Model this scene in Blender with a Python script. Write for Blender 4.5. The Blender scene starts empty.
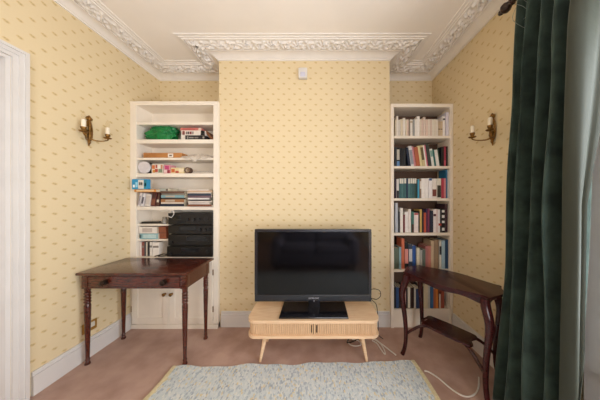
import bpy, bmesh, math, random
from mathutils import Vector, Matrix, noise
R = random.Random(7)
PI = math.pi
C = bpy.context.scene.collection
EYE, F, VX, VY = 1.38, 195.0, 317.5, 200.0          # camera height, focal length in pixels, principal point

def X(px, Y): return (px - VX) / F * Y
def Zh(py, Y): return EYE - (py - VY) / F * Y

# ------------------------------------------------------------------ materials
def lin(h):
    if not isinstance(h, str): return (*h[:3], 1)
    v = [int(h[i:i+2], 16) / 255 for i in (0, 2, 4)]
    return (*[c / 12.92 if c <= .04045 else ((c + .055) / 1.055) ** 2.4 for c in v], 1)

MATS = {}
def mat(name, col, rough=.5, metal=0, var=.0, scale=20, bump=0, bscale=60, spec=.5, sheen=0, stretch=(1, 1, 1), coat=0, col2=None, trans=0, alpha=1):
    if name in MATS: return MATS[name]
    m = bpy.data.materials.new(name); m.use_nodes = True
    nt = m.node_tree; b = nt.nodes['Principled BSDF']
    b.inputs['Roughness'].default_value = rough; b.inputs['Metallic'].default_value = metal
    b.inputs['Specular IOR Level'].default_value = spec
    if sheen:
        b.inputs['Sheen Weight'].default_value = sheen; b.inputs['Sheen Roughness'].default_value = .35
        b.inputs['Sheen Tint'].default_value = (.75, .9, .85, 1)
    if coat: b.inputs['Coat Weight'].default_value = coat; b.inputs['Coat Roughness'].default_value = .12
    if trans: b.inputs['Transmission Weight'].default_value = trans
    b.inputs['Alpha'].default_value = alpha
    c = lin(col)
    tc = nt.nodes.new('ShaderNodeTexCoord'); mp = nt.nodes.new('ShaderNodeMapping')
    mp.inputs['Scale'].default_value = stretch
    nt.links.new(tc.outputs['Object'], mp.inputs['Vector'])
    if var or col2:
        n = nt.nodes.new('ShaderNodeTexNoise'); n.inputs['Scale'].default_value = scale; n.inputs['Detail'].default_value = 4
        nt.links.new(mp.outputs[0], n.inputs['Vector'])
        r = nt.nodes.new('ShaderNodeValToRGB')
        c2 = lin(col2) if col2 else tuple(min(1, x * (1 + var)) for x in c[:3]) + (1,)
        c1 = c if col2 else tuple(x * (1 - var) for x in c[:3]) + (1,)
        r.color_ramp.elements[0].position = .36; r.color_ramp.elements[1].position = .64
        r.color_ramp.elements[0].color = c1; r.color_ramp.elements[1].color = c2
        nt.links.new(n.outputs['Fac'], r.inputs['Fac']); nt.links.new(r.outputs['Color'], b.inputs['Base Color'])
    else:
        b.inputs['Base Color'].default_value = c
    if bump:
        n = nt.nodes.new('ShaderNodeTexNoise'); n.inputs['Scale'].default_value = bscale; n.inputs['Detail'].default_value = 3
        nt.links.new(mp.outputs[0], n.inputs['Vector'])
        bp = nt.nodes.new('ShaderNodeBump'); bp.inputs['Strength'].default_value = bump; bp.inputs['Distance'].default_value = .01
        nt.links.new(n.outputs['Fac'], bp.inputs['Height']); nt.links.new(bp.outputs[0], b.inputs['Normal'])
    MATS[name] = m
    return m

def wallpaper():
    m = bpy.data.materials.new('sprig_wallpaper'); m.use_nodes = True
    nt = m.node_tree; N = nt.nodes.new; L = nt.links.new
    b = nt.nodes['Principled BSDF']; b.inputs['Roughness'].default_value = .75; b.inputs['Specular IOR Level'].default_value = .25
    uv = N('ShaderNodeUVMap'); uv.uv_map = 'UVMap'
    def vm(op, a, bb=None):
        n = N('ShaderNodeVectorMath'); n.operation = op
        L(a, n.inputs[0])
        if bb is not None: n.inputs[1].default_value = bb
        return n.outputs['Value'] if op == 'LENGTH' else n.outputs[0]
    def mx(op, a, c):
        n = N('ShaderNodeMath'); n.operation = op
        L(a, n.inputs[0])
        if isinstance(c, (int, float)): n.inputs[1].default_value = c
        else: L(c, n.inputs[1])
        return n.outputs[0]
    PU, PV = .1166, .1150
    def cell(off):
        v = vm('ADD', uv.outputs[0], (off * PU + .5 * PU + 1.008 + 20 * PU, off * PV + .5 * PV - 2.826 + 60 * PV, 0))
        v = vm('DIVIDE', v, (PU, PV, 1)); v = vm('FRACTION', v); v = vm('SUBTRACT', v, (.5, .5, 0))
        return vm('MULTIPLY', v, (PU, PV, 0))
    def ell(v, cx, cy, ang, rx, ry):
        mp = N('ShaderNodeMapping'); mp.vector_type = 'TEXTURE'
        mp.inputs['Location'].default_value = (cx, cy, 0); mp.inputs['Rotation'].default_value = (0, 0, ang); mp.inputs['Scale'].default_value = (rx, ry, 1)
        L(v, mp.inputs['Vector'])
        d = vm('LENGTH', mp.outputs[0])
        r = N('ShaderNodeMapRange'); r.inputs['From Min'].default_value = 1.15; r.inputs['From Max'].default_value = .55
        L(d, r.inputs['Value']); return r.outputs[0]
    halo = core = None
    for off in (0, .5):
        v = cell(off)
        for e in ((.0, .0, .06, .0165, .0115), (-.010, .004, .4, .011, .0075)):
            k = ell(v, *e); halo = k if halo is None else mx('MAXIMUM', halo, k)
        for e in ((.002, -.001, .0, .0072, .0060), (-.008, .004, .3, .0055, .0040)):
            k = ell(v, *e); core = k if core is None else mx('MAXIMUM', core, k)
    def mix(f, a, c):
        n = N('ShaderNodeMix'); n.data_type = 'RGBA'
        L(f, n.inputs[0])
        if isinstance(a, str): n.inputs[6].default_value = lin(a)
        else: L(a, n.inputs[6])
        n.inputs[7].default_value = lin(c); return n.outputs[2]
    no = N('ShaderNodeTexNoise'); no.inputs['Scale'].default_value = 90; L(uv.outputs[0], no.inputs['Vector'])
    base = mix(mx('MULTIPLY', no.outputs['Fac'], .35), 'e3d1ae', 'd8c598')
    c = mix(mx('MULTIPLY', halo, .46), base, 'd0ae68')
    c = mix(mx('MULTIPLY', core, .36), c, '897d62')
    L(c, b.inputs['Base Color'])
    return m

def rug_mat():
    m = bpy.data.materials.new('flecked_rug_weave'); m.use_nodes = True
    nt = m.node_tree; N = nt.nodes.new; L = nt.links.new
    b = nt.nodes['Principled BSDF']; b.inputs['Roughness'].default_value = .95; b.inputs['Specular IOR Level'].default_value = .1
    tc = N('ShaderNodeTexCoord'); mp = N('ShaderNodeMapping'); mp.inputs['Scale'].default_value = (100, 56, 1)
    L(tc.outputs['Object'], mp.inputs[0])
    vo = N('ShaderNodeTexVoronoi'); vo.inputs['Scale'].default_value = 1; vo.inputs['Randomness'].default_value = .75; L(mp.outputs[0], vo.inputs['Vector'])
    sep = N('ShaderNodeSeparateColor'); L(vo.outputs['Color'], sep.inputs[0])
    r = N('ShaderNodeValToRGB'); r.color_ramp.interpolation = 'CONSTANT'
    els = r.color_ramp.elements
    els[0].position = 0; els[0].color = lin('cdd4d8'); els[1].position = .36; els[1].color = lin('afbbc6')
    for p, c in ((.52, 'c6cfd3'), (.72, 'd5caab'), (.79, 'd8dbda'), (.95, 'a6b0bb')):
        e = els.new(p); e.color = lin(c)
    L(sep.outputs[0], r.inputs[0])
    # woven zig-zag rows
    L(r.outputs[0], b.inputs['Base Color'])
    bp = N('ShaderNodeBump'); bp.inputs['Strength'].default_value = .8; bp.inputs['Distance'].default_value = .006
    L(vo.outputs['Distance'], bp.inputs['Height']); bp.invert = True
    L(bp.outputs[0], b.inputs['Normal'])
    return m

def glass_mat(name, tint=(1, 1, 1), ior=1.45):
    m = bpy.data.materials.new(name); m.use_nodes = True
    nt = m.node_tree; nt.nodes.clear(); N = nt.nodes.new; L = nt.links.new
    o = N('ShaderNodeOutputMaterial'); t = N('ShaderNodeBsdfTransparent'); g = N('ShaderNodeBsdfGlossy'); f = N('ShaderNodeFresnel'); mi = N('ShaderNodeMixShader')
    f.inputs[0].default_value = ior; t.inputs[0].default_value = (*tint, 1); g.inputs['Roughness'].default_value = .03
    ge = N('ShaderNodeNewGeometry'); inv = N('ShaderNodeMath'); inv.operation = 'SUBTRACT'; inv.inputs[0].default_value = 1; L(ge.outputs['Backfacing'], inv.inputs[1])
    mu = N('ShaderNodeMath'); mu.operation = 'MULTIPLY'; L(f.outputs[0], mu.inputs[0]); L(inv.outputs[0], mu.inputs[1])
    L(mu.outputs[0], mi.inputs[0]); L(t.outputs[0], mi.inputs[1]); L(g.outputs[0], mi.inputs[2]); L(mi.outputs[0], o.inputs[0])
    return m

WALLP = wallpaper()
PAINT = mat('white_gloss_paint', 'dad7d5', .35, var=.02, scale=6)
CREAM = mat('cream_shelf_paint', 'ece3d6', .42, var=.03, scale=5)
PLASTER = mat('cornice_plaster', 'efeae5', .6, var=.02, scale=9)
CEIL = mat('ceiling_paint', 'f6f0ea', .8, var=.02, scale=2)
CARPET = mat('dusty_pink_carpet', 'ac8c80', .95, scale=5, col2='c0a194', bump=.5, bscale=320, spec=.05, sheen=.15)
MAHOG = mat('mahogany', '32110b', .22, scale=5, col2='582416', stretch=(3, 26, 26), coat=.35)
DARKW = mat('dark_mahogany', '260c0c', .22, scale=6, col2='461c1b', stretch=(4, 30, 30), spec=.3, coat=.12)
OAK = mat('pale_oak', 'e0bb95', .42, scale=6, col2='ecceac', stretch=(1.5, 22, 22))
BLACKP = mat('black_plastic', '101012', .35)
GLOSSB = mat('gloss_black_bezel', '15161d', .16, coat=.5)
SCREEN = mat('tv_screen', '040406', .1, spec=.4)
BRASS = mat('aged_brass', '84602f', .36, .8, var=.25, scale=60)
BRIGHTB = mat('polished_brass', 'b08a45', .3, .9)
SILVER = mat('silver_print', 'c8c8d0', .35, .6)
VELVET = mat('dark_green_velvet', '2c3935', .85, col2='40504a', scale=9, sheen=.5, bump=.12, bscale=40, spec=.15)
PAGES = mat('page_edges', 'd9cdb4', .9, var=.12, scale=60, stretch=(14, .2, .2))
IVORY = mat('ivory_candle_tube', 'efe4d0', .5)
GLASS = glass_mat('window_glass')
BULB = glass_mat('clear_bulb_glass', (.98, .96, .92), 1.12)
CABLEW = mat('white_cable', 'd9d3cc', .5)
def pm(hexcol, rough=.55):
    return mat('print_' + hexcol, hexcol, rough, var=.05, scale=30)

# ------------------------------------------------------------------ mesh helper
class MB:
    def __init__(s): s.bm = bmesh.new()
    def face_verts(s, pts): return [s.bm.verts.new(p) for p in pts]
    def box(s, x0, x1, y0, y1, z0, z1, bev=0, seg=2, M=None):
        v = [s.bm.verts.new((x, y, z)) for z in (z0, z1) for y in (y0, y1) for x in (x0, x1)]
        f = [(0, 2, 3, 1), (4, 5, 7, 6), (0, 1, 5, 4), (2, 6, 7, 3), (0, 4, 6, 2), (1, 3, 7, 5)]
        fs = [s.bm.faces.new([v[i] for i in q]) for q in f]
        if bev:
            es = list({e for q in fs for e in q.edges})
            r = bmesh.ops.bevel(s.bm, geom=es, offset=bev, segments=seg, affect='EDGES', profile=.5)
            v = list({w for q in r['faces'] for w in q.verts} | {w for w in v if w.is_valid})
        if M: bmesh.ops.transform(s.bm, matrix=M, verts=[w for w in v if w.is_valid])
        return s
    def prism(s, out, z0, z1, bev=0, axis='z'):
        def q(p, t): return {'z': (p[0], p[1], t), 'y': (p[0], t, p[1]), 'x': (t, p[0], p[1])}[axis]
        a = [s.bm.verts.new(q(p, z0)) for p in out]; b = [s.bm.verts.new(q(p, z1)) for p in out]
        n = len(out)
        fs = [s.bm.faces.new(a[::-1]), s.bm.faces.new(b)]
        for i in range(n): s.bm.faces.new((a[i], a[(i+1) % n], b[(i+1) % n], b[i]))
        if bev:
            es = list({e for f in fs for e in f.edges})
            bmesh.ops.bevel(s.bm, geom=es, offset=bev, segments=2, affect='EDGES', profile=.5)
        return s
    def lathe(s, prof, c=(0, 0, 0), seg=20, axis='z', cap=True):
        rings = []
        for r, t in prof:
            ring = []
            for k in range(seg):
                a = 2 * PI * k / seg; u, w = r * math.cos(a), r * math.sin(a)
                p = {'z': (u, w, t), 'y': (u, t, w), 'x': (t, u, w)}[axis]
                ring.append(s.bm.verts.new((p[0] + c[0], p[1] + c[1], p[2] + c[2])))
            rings.append(ring)
        for a, b in zip(rings, rings[1:]):
            for k in range(seg): s.bm.faces.new((a[k], a[(k+1) % seg], b[(k+1) % seg], b[k]))
        if cap: s.bm.faces.new(rings[0][::-1]); s.bm.faces.new(rings[-1])
        return s
    def tube(s, pts, rad, seg=8, sub=0, squash=1):
        pts = [Vector(p) for p in pts]
        rad = list(rad) if isinstance(rad, (list, tuple)) else [rad] * len(pts)
        for _ in range(sub):                                  # Catmull-Rom refinement
            q, rr = [], []
            n = len(pts)
            for i in range(n - 1):
                p0, p1, p2, p3 = pts[max(i-1, 0)], pts[i], pts[i+1], pts[min(i+2, n-1)]
                q += [p1, (-p0 + 9 * p1 + 9 * p2 - p3) / 16]; rr += [rad[i], (rad[i] + rad[i+1]) / 2]
            q.append(pts[-1]); rr.append(rad[-1]); pts, rad = q, rr
        rings = []; up = None
        for i, p in enumerate(pts):
            t = (pts[min(i+1, len(pts)-1)] - pts[max(i-1, 0)]).normalized()
            if up is None: up = t.orthogonal().normalized()
            up = (up - t * up.dot(t)).normalized(); sd = t.cross(up)
            rings.append([s.bm.verts.new(p + rad[i] * (math.cos(2*PI*k/seg) * up + squash * math.sin(2*PI*k/seg) * sd)) for k in range(seg)])
        for a, b in zip(rings, rings[1:]):
            for k in range(seg): s.bm.faces.new((a[k], a[(k+1) % seg], b[(k+1) % seg], b[k]))
        s.bm.faces.new(rings[0][::-1]); s.bm.faces.new(rings[-1])
        return s
    def grid(s, fn, nu, nv):
        g = [[s.bm.verts.new(fn(i / nu, j / nv)) for j in range(nv + 1)] for i in range(nu + 1)]
        for i in range(nu):
            for j in range(nv): s.bm.faces.new((g[i][j], g[i+1][j], g[i+1][j+1], g[i][j+1]))
        return s

def build(name, mb, m, parent=None, smooth=False, uv=False, local=False, recalc=True):
    bm = mb.bm if isinstance(mb, MB) else mb
    if recalc: bmesh.ops.recalc_face_normals(bm, faces=bm.faces)
    if parent is not None and not local:
        root = parent
        while root.parent: root = root.parent
        bmesh.ops.translate(bm, verts=bm.verts, vec=-Vector(root.location))
    if uv:
        ul = bm.loops.layers.uv.new('UVMap')
        for f in bm.faces:
            n = f.normal
            for l in f.loops:
                p = l.vert.co
                l[ul].uv = (p.y if abs(n.x) > .5 else p.x, p.z)
    me = bpy.data.meshes.new(name); bm.to_mesh(me); bm.free()
    for mm in (m if isinstance(m, (list, tuple)) else [m]): me.materials.append(mm)
    if smooth:
        for p in me.polygons: p.use_smooth = True
        try: me.set_sharp_from_angle(angle=math.radians(38 if smooth is True else smooth))
        except Exception: pass
    o = bpy.data.objects.new(name, me); C.objects.link(o)
    if parent is not None: o.parent = parent
    return o

def tag(o, label, cat, group=None, kind=None):
    o['label'] = label; o['category'] = cat
    if group: o['group'] = group
    if kind: o['kind'] = kind
    return o
def thing(name, label, cat, loc, rot=(0, 0, 0), group=None):
    o = bpy.data.objects.new(name, None); C.objects.link(o); o.empty_display_size = .05
    o.location = loc; o.rotation_euler = rot
    return tag(o, label, cat, group)
def struct(name, mb, m, parent=None, label=None, **k):
    o = build(name, mb, m, parent, **k)
    if parent is None:
        o['kind'] = 'structure'
        if label: o['label'] = label
    return o

# ------------------------------------------------------------------ room
XL, XR, YF, YC, YA, ZC = -2.017, 1.464, -3.0, 2.136, 2.494, 2.96   # left, right, front, chimney breast, alcove, ceiling
CL, CR = -1.079, .789
DY0, DY1, DZ = .44, 1.282, 2.323                                   # doorway
WY0, WY1, WZ0, WZ1 = -.95, .90, .50, 2.30                          # window in the right wall
FX0, FX1, FZ0, FZ1 = -.2, 1.32, .5, 2.1                             # unseen window added behind the camera for fill

struct('floor', MB().box(-2.2, 1.72, YF - .15, 2.66, -.1, 0), CARPET, label='dusty pink brown fitted carpet')
struct('ceiling', MB().box(-2.2, 1.72, YF - .15, 2.66, ZC, ZC + .1), CEIL, label='plain cream ceiling')
w = MB()
w.box(XL - .16, XL, DY1, YA + .16, 0, ZC); w.box(XL - .16, XL, YF, DY0, 0, ZC); w.box(XL - .16, XL, DY0, DY1, DZ, ZC)
struct('wall_left', w, WALLP, uv=True, label='left wall in pale yellow sprig wallpaper')
w = MB()
w.box(XL, CL, YA, YA + .16, 0, ZC); w.box(CL, CR, YC, YA + .16, 0, ZC); w.box(CR, XR, YA, YA + .16, 0, ZC)
struct('wall_back', w, WALLP, uv=True, label='back wall with chimney breast between two alcoves')
w = MB()
w.box(XR, XR + .22, WY1, YA + .16, 0, ZC); w.box(XR, XR + .22, YF, WY0, 0, ZC)
w.box(XR, XR + .22, WY0, WY1, 0, WZ0); w.box(XR, XR + .22, WY0, WY1, WZ1, ZC)
struct('wall_right', w, WALLP, uv=True, label='right wall in yellow sprig wallpaper')
w = MB()
w.box(XL - .16, FX0, YF - .15, YF, 0, ZC); w.box(FX1, XR + .22, YF - .15, YF, 0, ZC)
w.box(FX0, FX1, YF - .15, YF, 0, FZ0); w.box(FX0, FX1, YF - .15, YF, FZ1, ZC)
struct('wall_front', w, WALLP, uv=True)

# skirting
def skirt(mb, x0, x1, y0, y1, h=.168):
    mb.box(x0, x1, y0, y1, 0, h - .03)
    cx, cy = (x0 + x1) / 2, (y0 + y1) / 2
    t = .006
    mb.box(x0 + (t if x1 - x0 < .1 and x0 > 0 else 0), x1 - (t if x1 - x0 < .1 and x1 < 0 else 0), y0 + (t if y1 - y0 < .1 else 0), y1, h - .03, h, .004)
w = MB(); skirt(w, XL, XL + .022, 1.37, 2.09); skirt(w, XL, XL + .022, YF, DY0 - .09)
struct('baseboard_left', w, PAINT, label='white skirting board along left wall')
w = MB(); skirt(w, CL + .03, CR, YC - .022, YC)
struct('baseboard_back', w, PAINT, label='white skirting board across chimney breast')
w = MB(); skirt(w, XR - .022, XR, YF, 2.09)
struct('baseboard_right', w, PAINT, label='white skirting board along right wall')

# cornice: mitred sweep with modelled scrolling leaf frieze
PATH = [((XL, YF), (1, 1)), ((XL, YA), (1, -1)), ((CL, YA), (-1, -1)), ((CL, YC), (-1, -1)), ((CR, YC), (1, -1)), ((CR, YA), (1, -1)), ((XR, YA), (-1, -1)), ((XR, YF), (-1, 1))]
HC = EYE + 1.522
def leaf(u, v):
    """relief height (m) of the scrolling acanthus at run u, across v in 0..1"""
    Lp = .26; a = 2 * PI * u / Lp
    c = .5 + .25 * math.sin(a)
    h = .009 * math.exp(-((v - c) / .075) ** 2)
    for k in range(-1, 2):
        b = (math.floor(u / (Lp / 2)) + k + .5) * Lp / 2
        sg = 1 if int(round(b / (Lp / 2) - .5)) % 2 == 0 else -1
        cx, cy = b, .5 - .16 * sg
        dx, dy = (u - cx) / .062, (v - cy) / .36
        r = math.hypot(dx, dy); t = math.atan2(dy, dx)
        h += .017 * max(0, 1 - r) ** .7 * (.5 + .5 * math.cos(5 * t + 5.5 * r)) if r < 1 else 0
        for s2 in (-1, 1):
            dx, dy = (u - cx - s2 * .05) / .026, (v - (.5 + .33 * sg)) / .17
            h += .011 * math.exp(-(dx * dx + dy * dy) * 1.6)
    return h * min(1, v / .08, (1 - v) / .08)
PROF = [(0, HC), (.012, HC), (.012, HC + .010), (.02, HC + .012), (.03, HC + .020), (.045, HC + .030), (.065, HC + .037), (.082, HC + .040), (.09, HC + .041), (.092, HC + .036), (.102, HC + .036), (.104, HC + .047)]
NF = 16
for j in range(1, NF + 1): PROF.append((.104 + .126 * j / NF, HC + .047 + .004 * j / NF))
PROF += [(.232, HC + .040), (.243, HC + .040), (.246, HC + .047), (.262, HC + .047), (.265, HC + .052), (.288, HC + .052), (.293, HC + .059)]
bm = bmesh.new(); run = 0
for i in range(len(PATH) - 1):
    (a, ma), (b, mb_) = PATH[i], PATH[i+1]
    Ln = math.hypot(b[0] - a[0], b[1] - a[1])
    ss = [0]
    while ss[-1] < 1:
        t = ss[-1]; y = a[1] + (b[1] - a[1]) * t
        ss.append(min(1, t + (.008 if y > -.1 else .12) / Ln))
    prev = None
    for t in ss:
        ring = []
        for j, (p, z) in enumerate(PROF):
            x = (a[0] + ma[0] * p) * (1 - t) + (b[0] + mb_[0] * p) * t
            y = (a[1] + ma[1] * p) * (1 - t) + (b[1] + mb_[1] * p) * t
            if 12 <= j < 12 + NF:
                # measure the run at this offset so that the relief is cut by the mitre
                ur = run + ((x - a[0]) * (b[0] - a[0]) + (y - a[1]) * (b[1] - a[1])) / Ln
                z -= 2.1 * leaf(ur + 5, (j - 11) / NF * .999)
            ring.append(bm.verts.new((x, y, z)))
        if prev:
            for j in range(len(ring) - 1): bm.faces.new((prev[j], prev[j+1], ring[j+1], ring[j]))
        prev = ring
    run += Ln
struct('trim_1', bm, PLASTER, smooth=30, label='white plaster cornice with scrolling leaf frieze')

# door, lining and architrave
w = MB()
def arch(mb, y0, y1, z1, wd=.067, x=XL):
    prof = [(0, .008), (.014, .014), (.024, .014), (.027, .02), (.049, .02), (.054, .028), (wd, .028)]   # (distance from opening, thickness)
    for (d0, t0), (d1, t1) in zip(prof, prof[1:]):
        t = max(t0, t1)
        mb.box(x, x + t, y1 + d0, y1 + d1, 0, z1 + d1); mb.box(x, x + t, y0 - d1, y0 - d0, 0, z1 + d1); mb.box(x, x + t, y0 - d0, y1 + d0, z1 + d0, z1 + d1)
arch(w, DY0, DY1, DZ)
struct('trim_2', w, PAINT, label='white moulded architrave around doorway')
w = MB(); w.box(XL - .16, XL - .001, DY1 - .022, DY1 - .0005, 0, DZ - .0005); w.box(XL - .16, XL - .001, DY0 + .0005, DY0 + .022, 0, DZ - .0005); w.box(XL - .16, XL - .001, DY0 + .0225, DY1 - .0225, DZ - .022, DZ - .0005)
struct('trim_3', w, PAINT, label='white door lining')
w = MB(); xd = XL - .058
w.box(xd - .035, xd - .01, DY0 + .025, DY1 - .025, .005, DZ - .025)
ym = (DY0 + DY1) / 2
for z0, z1 in ((.005, .22), (.95, 1.13), (2.17, DZ - .025)): w.box(xd - .012, xd - .0008, DY0 + .028, DY1 - .028, z0, z1, .004)
for y0, y1 in ((DY0 + .025, DY0 + .13), (ym - .05, ym + .05), (DY1 - .13, DY1 - .025)): w.box(xd - .012, xd, y0, y1, .005, DZ - .025, .004)
dr = struct('door_1', w, PAINT, label='white panelled door in left wall')
k = MB().lathe([(.006, xd), (.022, xd + .002), (.022, xd + .006), (.008, xd + .01), (.008, xd + .035), (.024, xd + .045), (.027, xd + .055), (.02, xd + .066), (.004, xd + .07)], (0, DY0 + .09, 1.02), axis='x')
build('door_handle', k, BRIGHTB, dr, smooth=True, local=True)

# windows (behind the curtain, and one added behind the camera for frontal fill)
def window(name, horiz, a0, a1, z0, z1, wall, depth, room):
    """horiz 'y': in the right wall; 'x': in the front wall.  room = +1/-1 towards the room along the normal"""
    def bx(mb, a, b, n0, n1, c, d, bev=0):
        if horiz == 'y': mb.box(min(n0, n1), max(n0, n1), a, b, c, d, bev)
        else: mb.box(a, b, min(n0, n1), max(n0, n1), c, d, bev)
    out = -room
    n0, n1 = wall + out * (depth - .1), wall + out * (depth - .05)
    f = MB()
    for a, b, c, d in ((a0, a0 + .07, z0, z1), (a1 - .07, a1, z0, z1), (a0 + .07, a1 - .07, z0, z0 + .09), (a0 + .07, a1 - .07, z1 - .07, z1), (a0 + .07, a1 - .07, (z0 + z1) / 2 - .025, (z0 + z1) / 2 + .025), ((a0 + a1) / 2 - .015, (a0 + a1) / 2 + .015, z0 + .09, z1 - .07)):
        k_ = .004 if b - a < .04 else 0
        bx(f, a, b, n0 + (n1 - n0) * k_ * 20, n1 - (n1 - n0) * k_ * 20, c, d)
    o = struct(name, f, PAINT)
    p = MB(); m_ = (n0 + n1) / 2; bx(p, a0 + .05, a1 - .05, m_ - .002, m_ + .002, z0 + .05, z1 - .05)
    build('window_pane', p, GLASS, o, local=True)
    s = MB(); bx(s, a0 - .02, a1 + .02, wall + room * .06, n0, z0 - .03, z0, .005)
    build('window_sill', s, PAINT, o, local=True)
window('window_1', 'y', WY0, WY1, WZ0, WZ1, XR, .22, -1)
window('fill_window', 'x', FX0, FX1, FZ0, FZ1, YF, .15, 1)
w = MB()
for d0, d1, t in ((0, .06, .012), (.06, .16, .016)):
    w.box(XR - t, XR, WY1 + d0, WY1 + d1, 0.0, WZ1 + d1); w.box(XR - t, XR, WY0 - d1, WY0 - d0, 0, WZ1 + d1); w.box(XR - t, XR, WY0 - d0, WY1 + d0, WZ1 + d0, WZ1 + d1)
struct('trim_4', w, PAINT, label='white architrave around window')

# alarm sensor on the chimney breast
zc, xc = Zh(75, YC), X(303, YC)
t = thing('motion_sensor', 'small white box sensor high on the chimney breast', 'sensor', (xc, YC, zc))
w = MB().box(xc - .047, xc + .047, YC - .045, YC, zc - .055, zc + .055, .008); build('sensor_case', w, PAINT, t, smooth=True)
w = MB().box(xc - .026, xc + .026, YC - .049, YC - .04, zc - .045, zc + .005, .004); build('sensor_lens', w, mat('sensor_lens', 'cfcfe0', .25), t, smooth=True)

# brass sockets on the left wall
for y0, y1, z0, z1, lb in ((1.668, 1.778, .221, .309, 'polished brass wall socket plate behind the front leg of the writing table'),):
    t = thing('wall_socket', lb, 'socket', (XL, (y0 + y1) / 2, z0))
    build('face_plate', MB().box(XL, XL + .008, y0, y1, z0, z1, .003), BRIGHTB, t)
    build('socket_insert', MB().box(XL + .006, XL + .012, y0 + .06, y1 - .02, z0 + .03, z1 - .016, .002), mat('socket_insert', 'd8d2c4', .4), t)

# ------------------------------------------------------------------ wall lights
def sconce(wall, sgn, yc, zc, label, group, a=.093, e=.075, dz=(.0, -.0)):
    """sgn=+1 : light on the left wall facing +X"""
    t = thing('wall_light', label, 'wall light', (wall, yc, zc), group=group)
    def P(u, v, w_): return (wall + sgn * u, yc + v, zc + w_)       # out, along the wall, up
    m = MB()
    # pierced oval plate: rim, centre stem, cross scrolls, crest and drop
    rim = [P(.010, .023 * math.sin(2 * PI * k / 24) * (1 + .12 * math.cos(2 * PI * k / 24)), -.012 - .088 * math.cos(2 * PI * k / 24)) for k in range(25)]
    m.tube(rim, .0072, 8)
    m.tube([P(.012, 0, -.10), P(.018, 0, -.05), P(.016, 0, .0), P(.018, 0, .04), P(.012, 0, .078)], [.006, .011, .0075, .0105, .006], 10, 2)
    for s_ in (-1, 1):
        m.tube([P(.010, s_ * .004, -.045), P(.014, s_ * .014, -.03), P(.012, s_ * .02, -.012)], [.004, .005, .004], 6, 2)
        m.tube([P(.010, s_ * .003, .05), P(.014, s_ * .012, .035), P(.012, s_ * .018, .022)], [.004, .005, .004], 6, 2)
        m.tube([P(.008, s_ * .004, .078), P(.014, s_ * .016, .088), P(.012, s_ * .017, .102), P(.012, s_ * .005, .112)], [.006, .007, .006, .004], 8, 2)
    m.tube([P(.010, 0, .075), P(.016, 0, .098), P(.012, 0, .122)], [.008, .012, .004], 10, 2)
    m.tube([P(.010, 0, -.098), P(.014, 0, -.115), P(.010, 0, -.128), P(.010, 0, -.145)], [.009, .011, .006, .004], 10, 2)
    m.tube([P(0, 0, -.012), P(.012, 0, -.012)], [.012, .010], 10)
    build('backplate', m, BRASS, t, smooth=True)
    for s in (-1, 1):
        m = MB()
        m.tube([P(.015, s * .004, -.075), P(.03, s * .03, -.088), P(e * .8, s * a * .65, -.085), P(e, s * a, -.066), P(e, s * a, -.052)], [.007, .006, .005, .005, .006], 8, 2)
        arm = build('arm', m, BRASS, t, smooth=True)
        c = P(e, s * a, 0)
        m = MB().lathe([(.004, -.058), (.022, -.054), (.029, -.047), (.029, -.044), (.014, -.044), (.012, -.036), (.017, -.028), (.019, -.012), (.016, -.012)], c, 16)
        build('candle_cup', m, BRASS, arm, smooth=True)
        m = MB().lathe([(.0145, -.018), (.0145, .045), (.012, .047), (.012, .050)], c, 16)
        build('candle_tube', m, IVORY, arm, smooth=True)
        m = MB().lathe([(.008, .049), (.013, .062), (.0155, .078), (.013, .096), (.007, .112), (.002, .124)], c, 16)
        build('bulb', m, BULB, arm, smooth=True)
sconce(XL, 1, 1.712, Zh(129.5, 1.712), 'two-armed brass candle wall light on the left wall', 'brass candle wall lights')
sconce(XR, -1, 1.620, Zh(128, 1.620), 'two-armed brass candle wall light on the right wall beside the curtain', 'brass candle wall lights', a=.088, e=.108)

# ------------------------------------------------------------------ left alcove cupboard
YU = 2.095; YB = 2.30                                     # face plane, back of the shelf space
SL = F / YU
def zl(py): return EYE - (py - VY) / SL
def xl(px): return (px - VX) / SL
UL0, UL1 = XL + .002, xl(219) - .008
IL, IR = xl(136.3), xl(213.2)
zt = zl(101.8); ZW = zl(257)
cup = thing('alcove_cupboard', 'tall cream built-in alcove unit with open shelves over two cupboard doors', 'shelving unit', (UL0, YB, 0))
m = MB(); yf = YU
m.box(UL0, IL, yf, yf + .035, 0, zt, .003); m.box(IR, UL1, yf, YC - .0008, 0, zt, .003)
m.box(UL0 + .001, UL1 - .001, yf - .004, yf + .034, zl(105.2), zt - .001, .003)
m.box(UL0 - .0005, UL1 + .003, yf - .01, yf + .032, zt - .014, zt + .002, .003)
build('face_frame', m, CREAM, cup)
m = MB(); m.box(UL0, IL, yf + .035, YB, 0, zt - .01); m.box(IR, CL - .002, yf + .035, YB, 0, zt - .01)
build('side_panel', m, CREAM, cup)
build('back_panel', MB().box(UL0, CL - .002, YB, YB + .02, 0, zt - .01), CREAM, cup)
build('top_panel', MB().box(IL, IR, yf + .035, YB, zl(105.2), zt - .014), CREAM, cup)
SH = {}
for k, (pt, pb) in {'A': (121.8, 124.4), 'B': (139.2, 143.2), 'C': (157.6, 159.8), 'D': (173.3, 177), 'E': (206.5, 210)}.items():
    SH[k] = zl(pt) + .0008
    build('shelf', MB().box(IL, IR, yf + .006, YB, zl(pb), SH[k] - .0008, .002), CREAM, cup)
xd_ = xl(167.3)
for k, (pt, pb) in {'F': (224.4, 226), 'G': (239.7, 241.2)}.items():
    SH[k] = zl(pt) + .0008
    build('half_shelf', MB().box(IL, xd_, yf + .02, YB, zl(pb), zl(pt), .001), CREAM, cup)
build('divider', MB().box(xd_, xd_ + .012, yf + .03, YB, ZW, SH['E'] - .04), CREAM, cup)
SH['H'] = ZW + .0008
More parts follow.
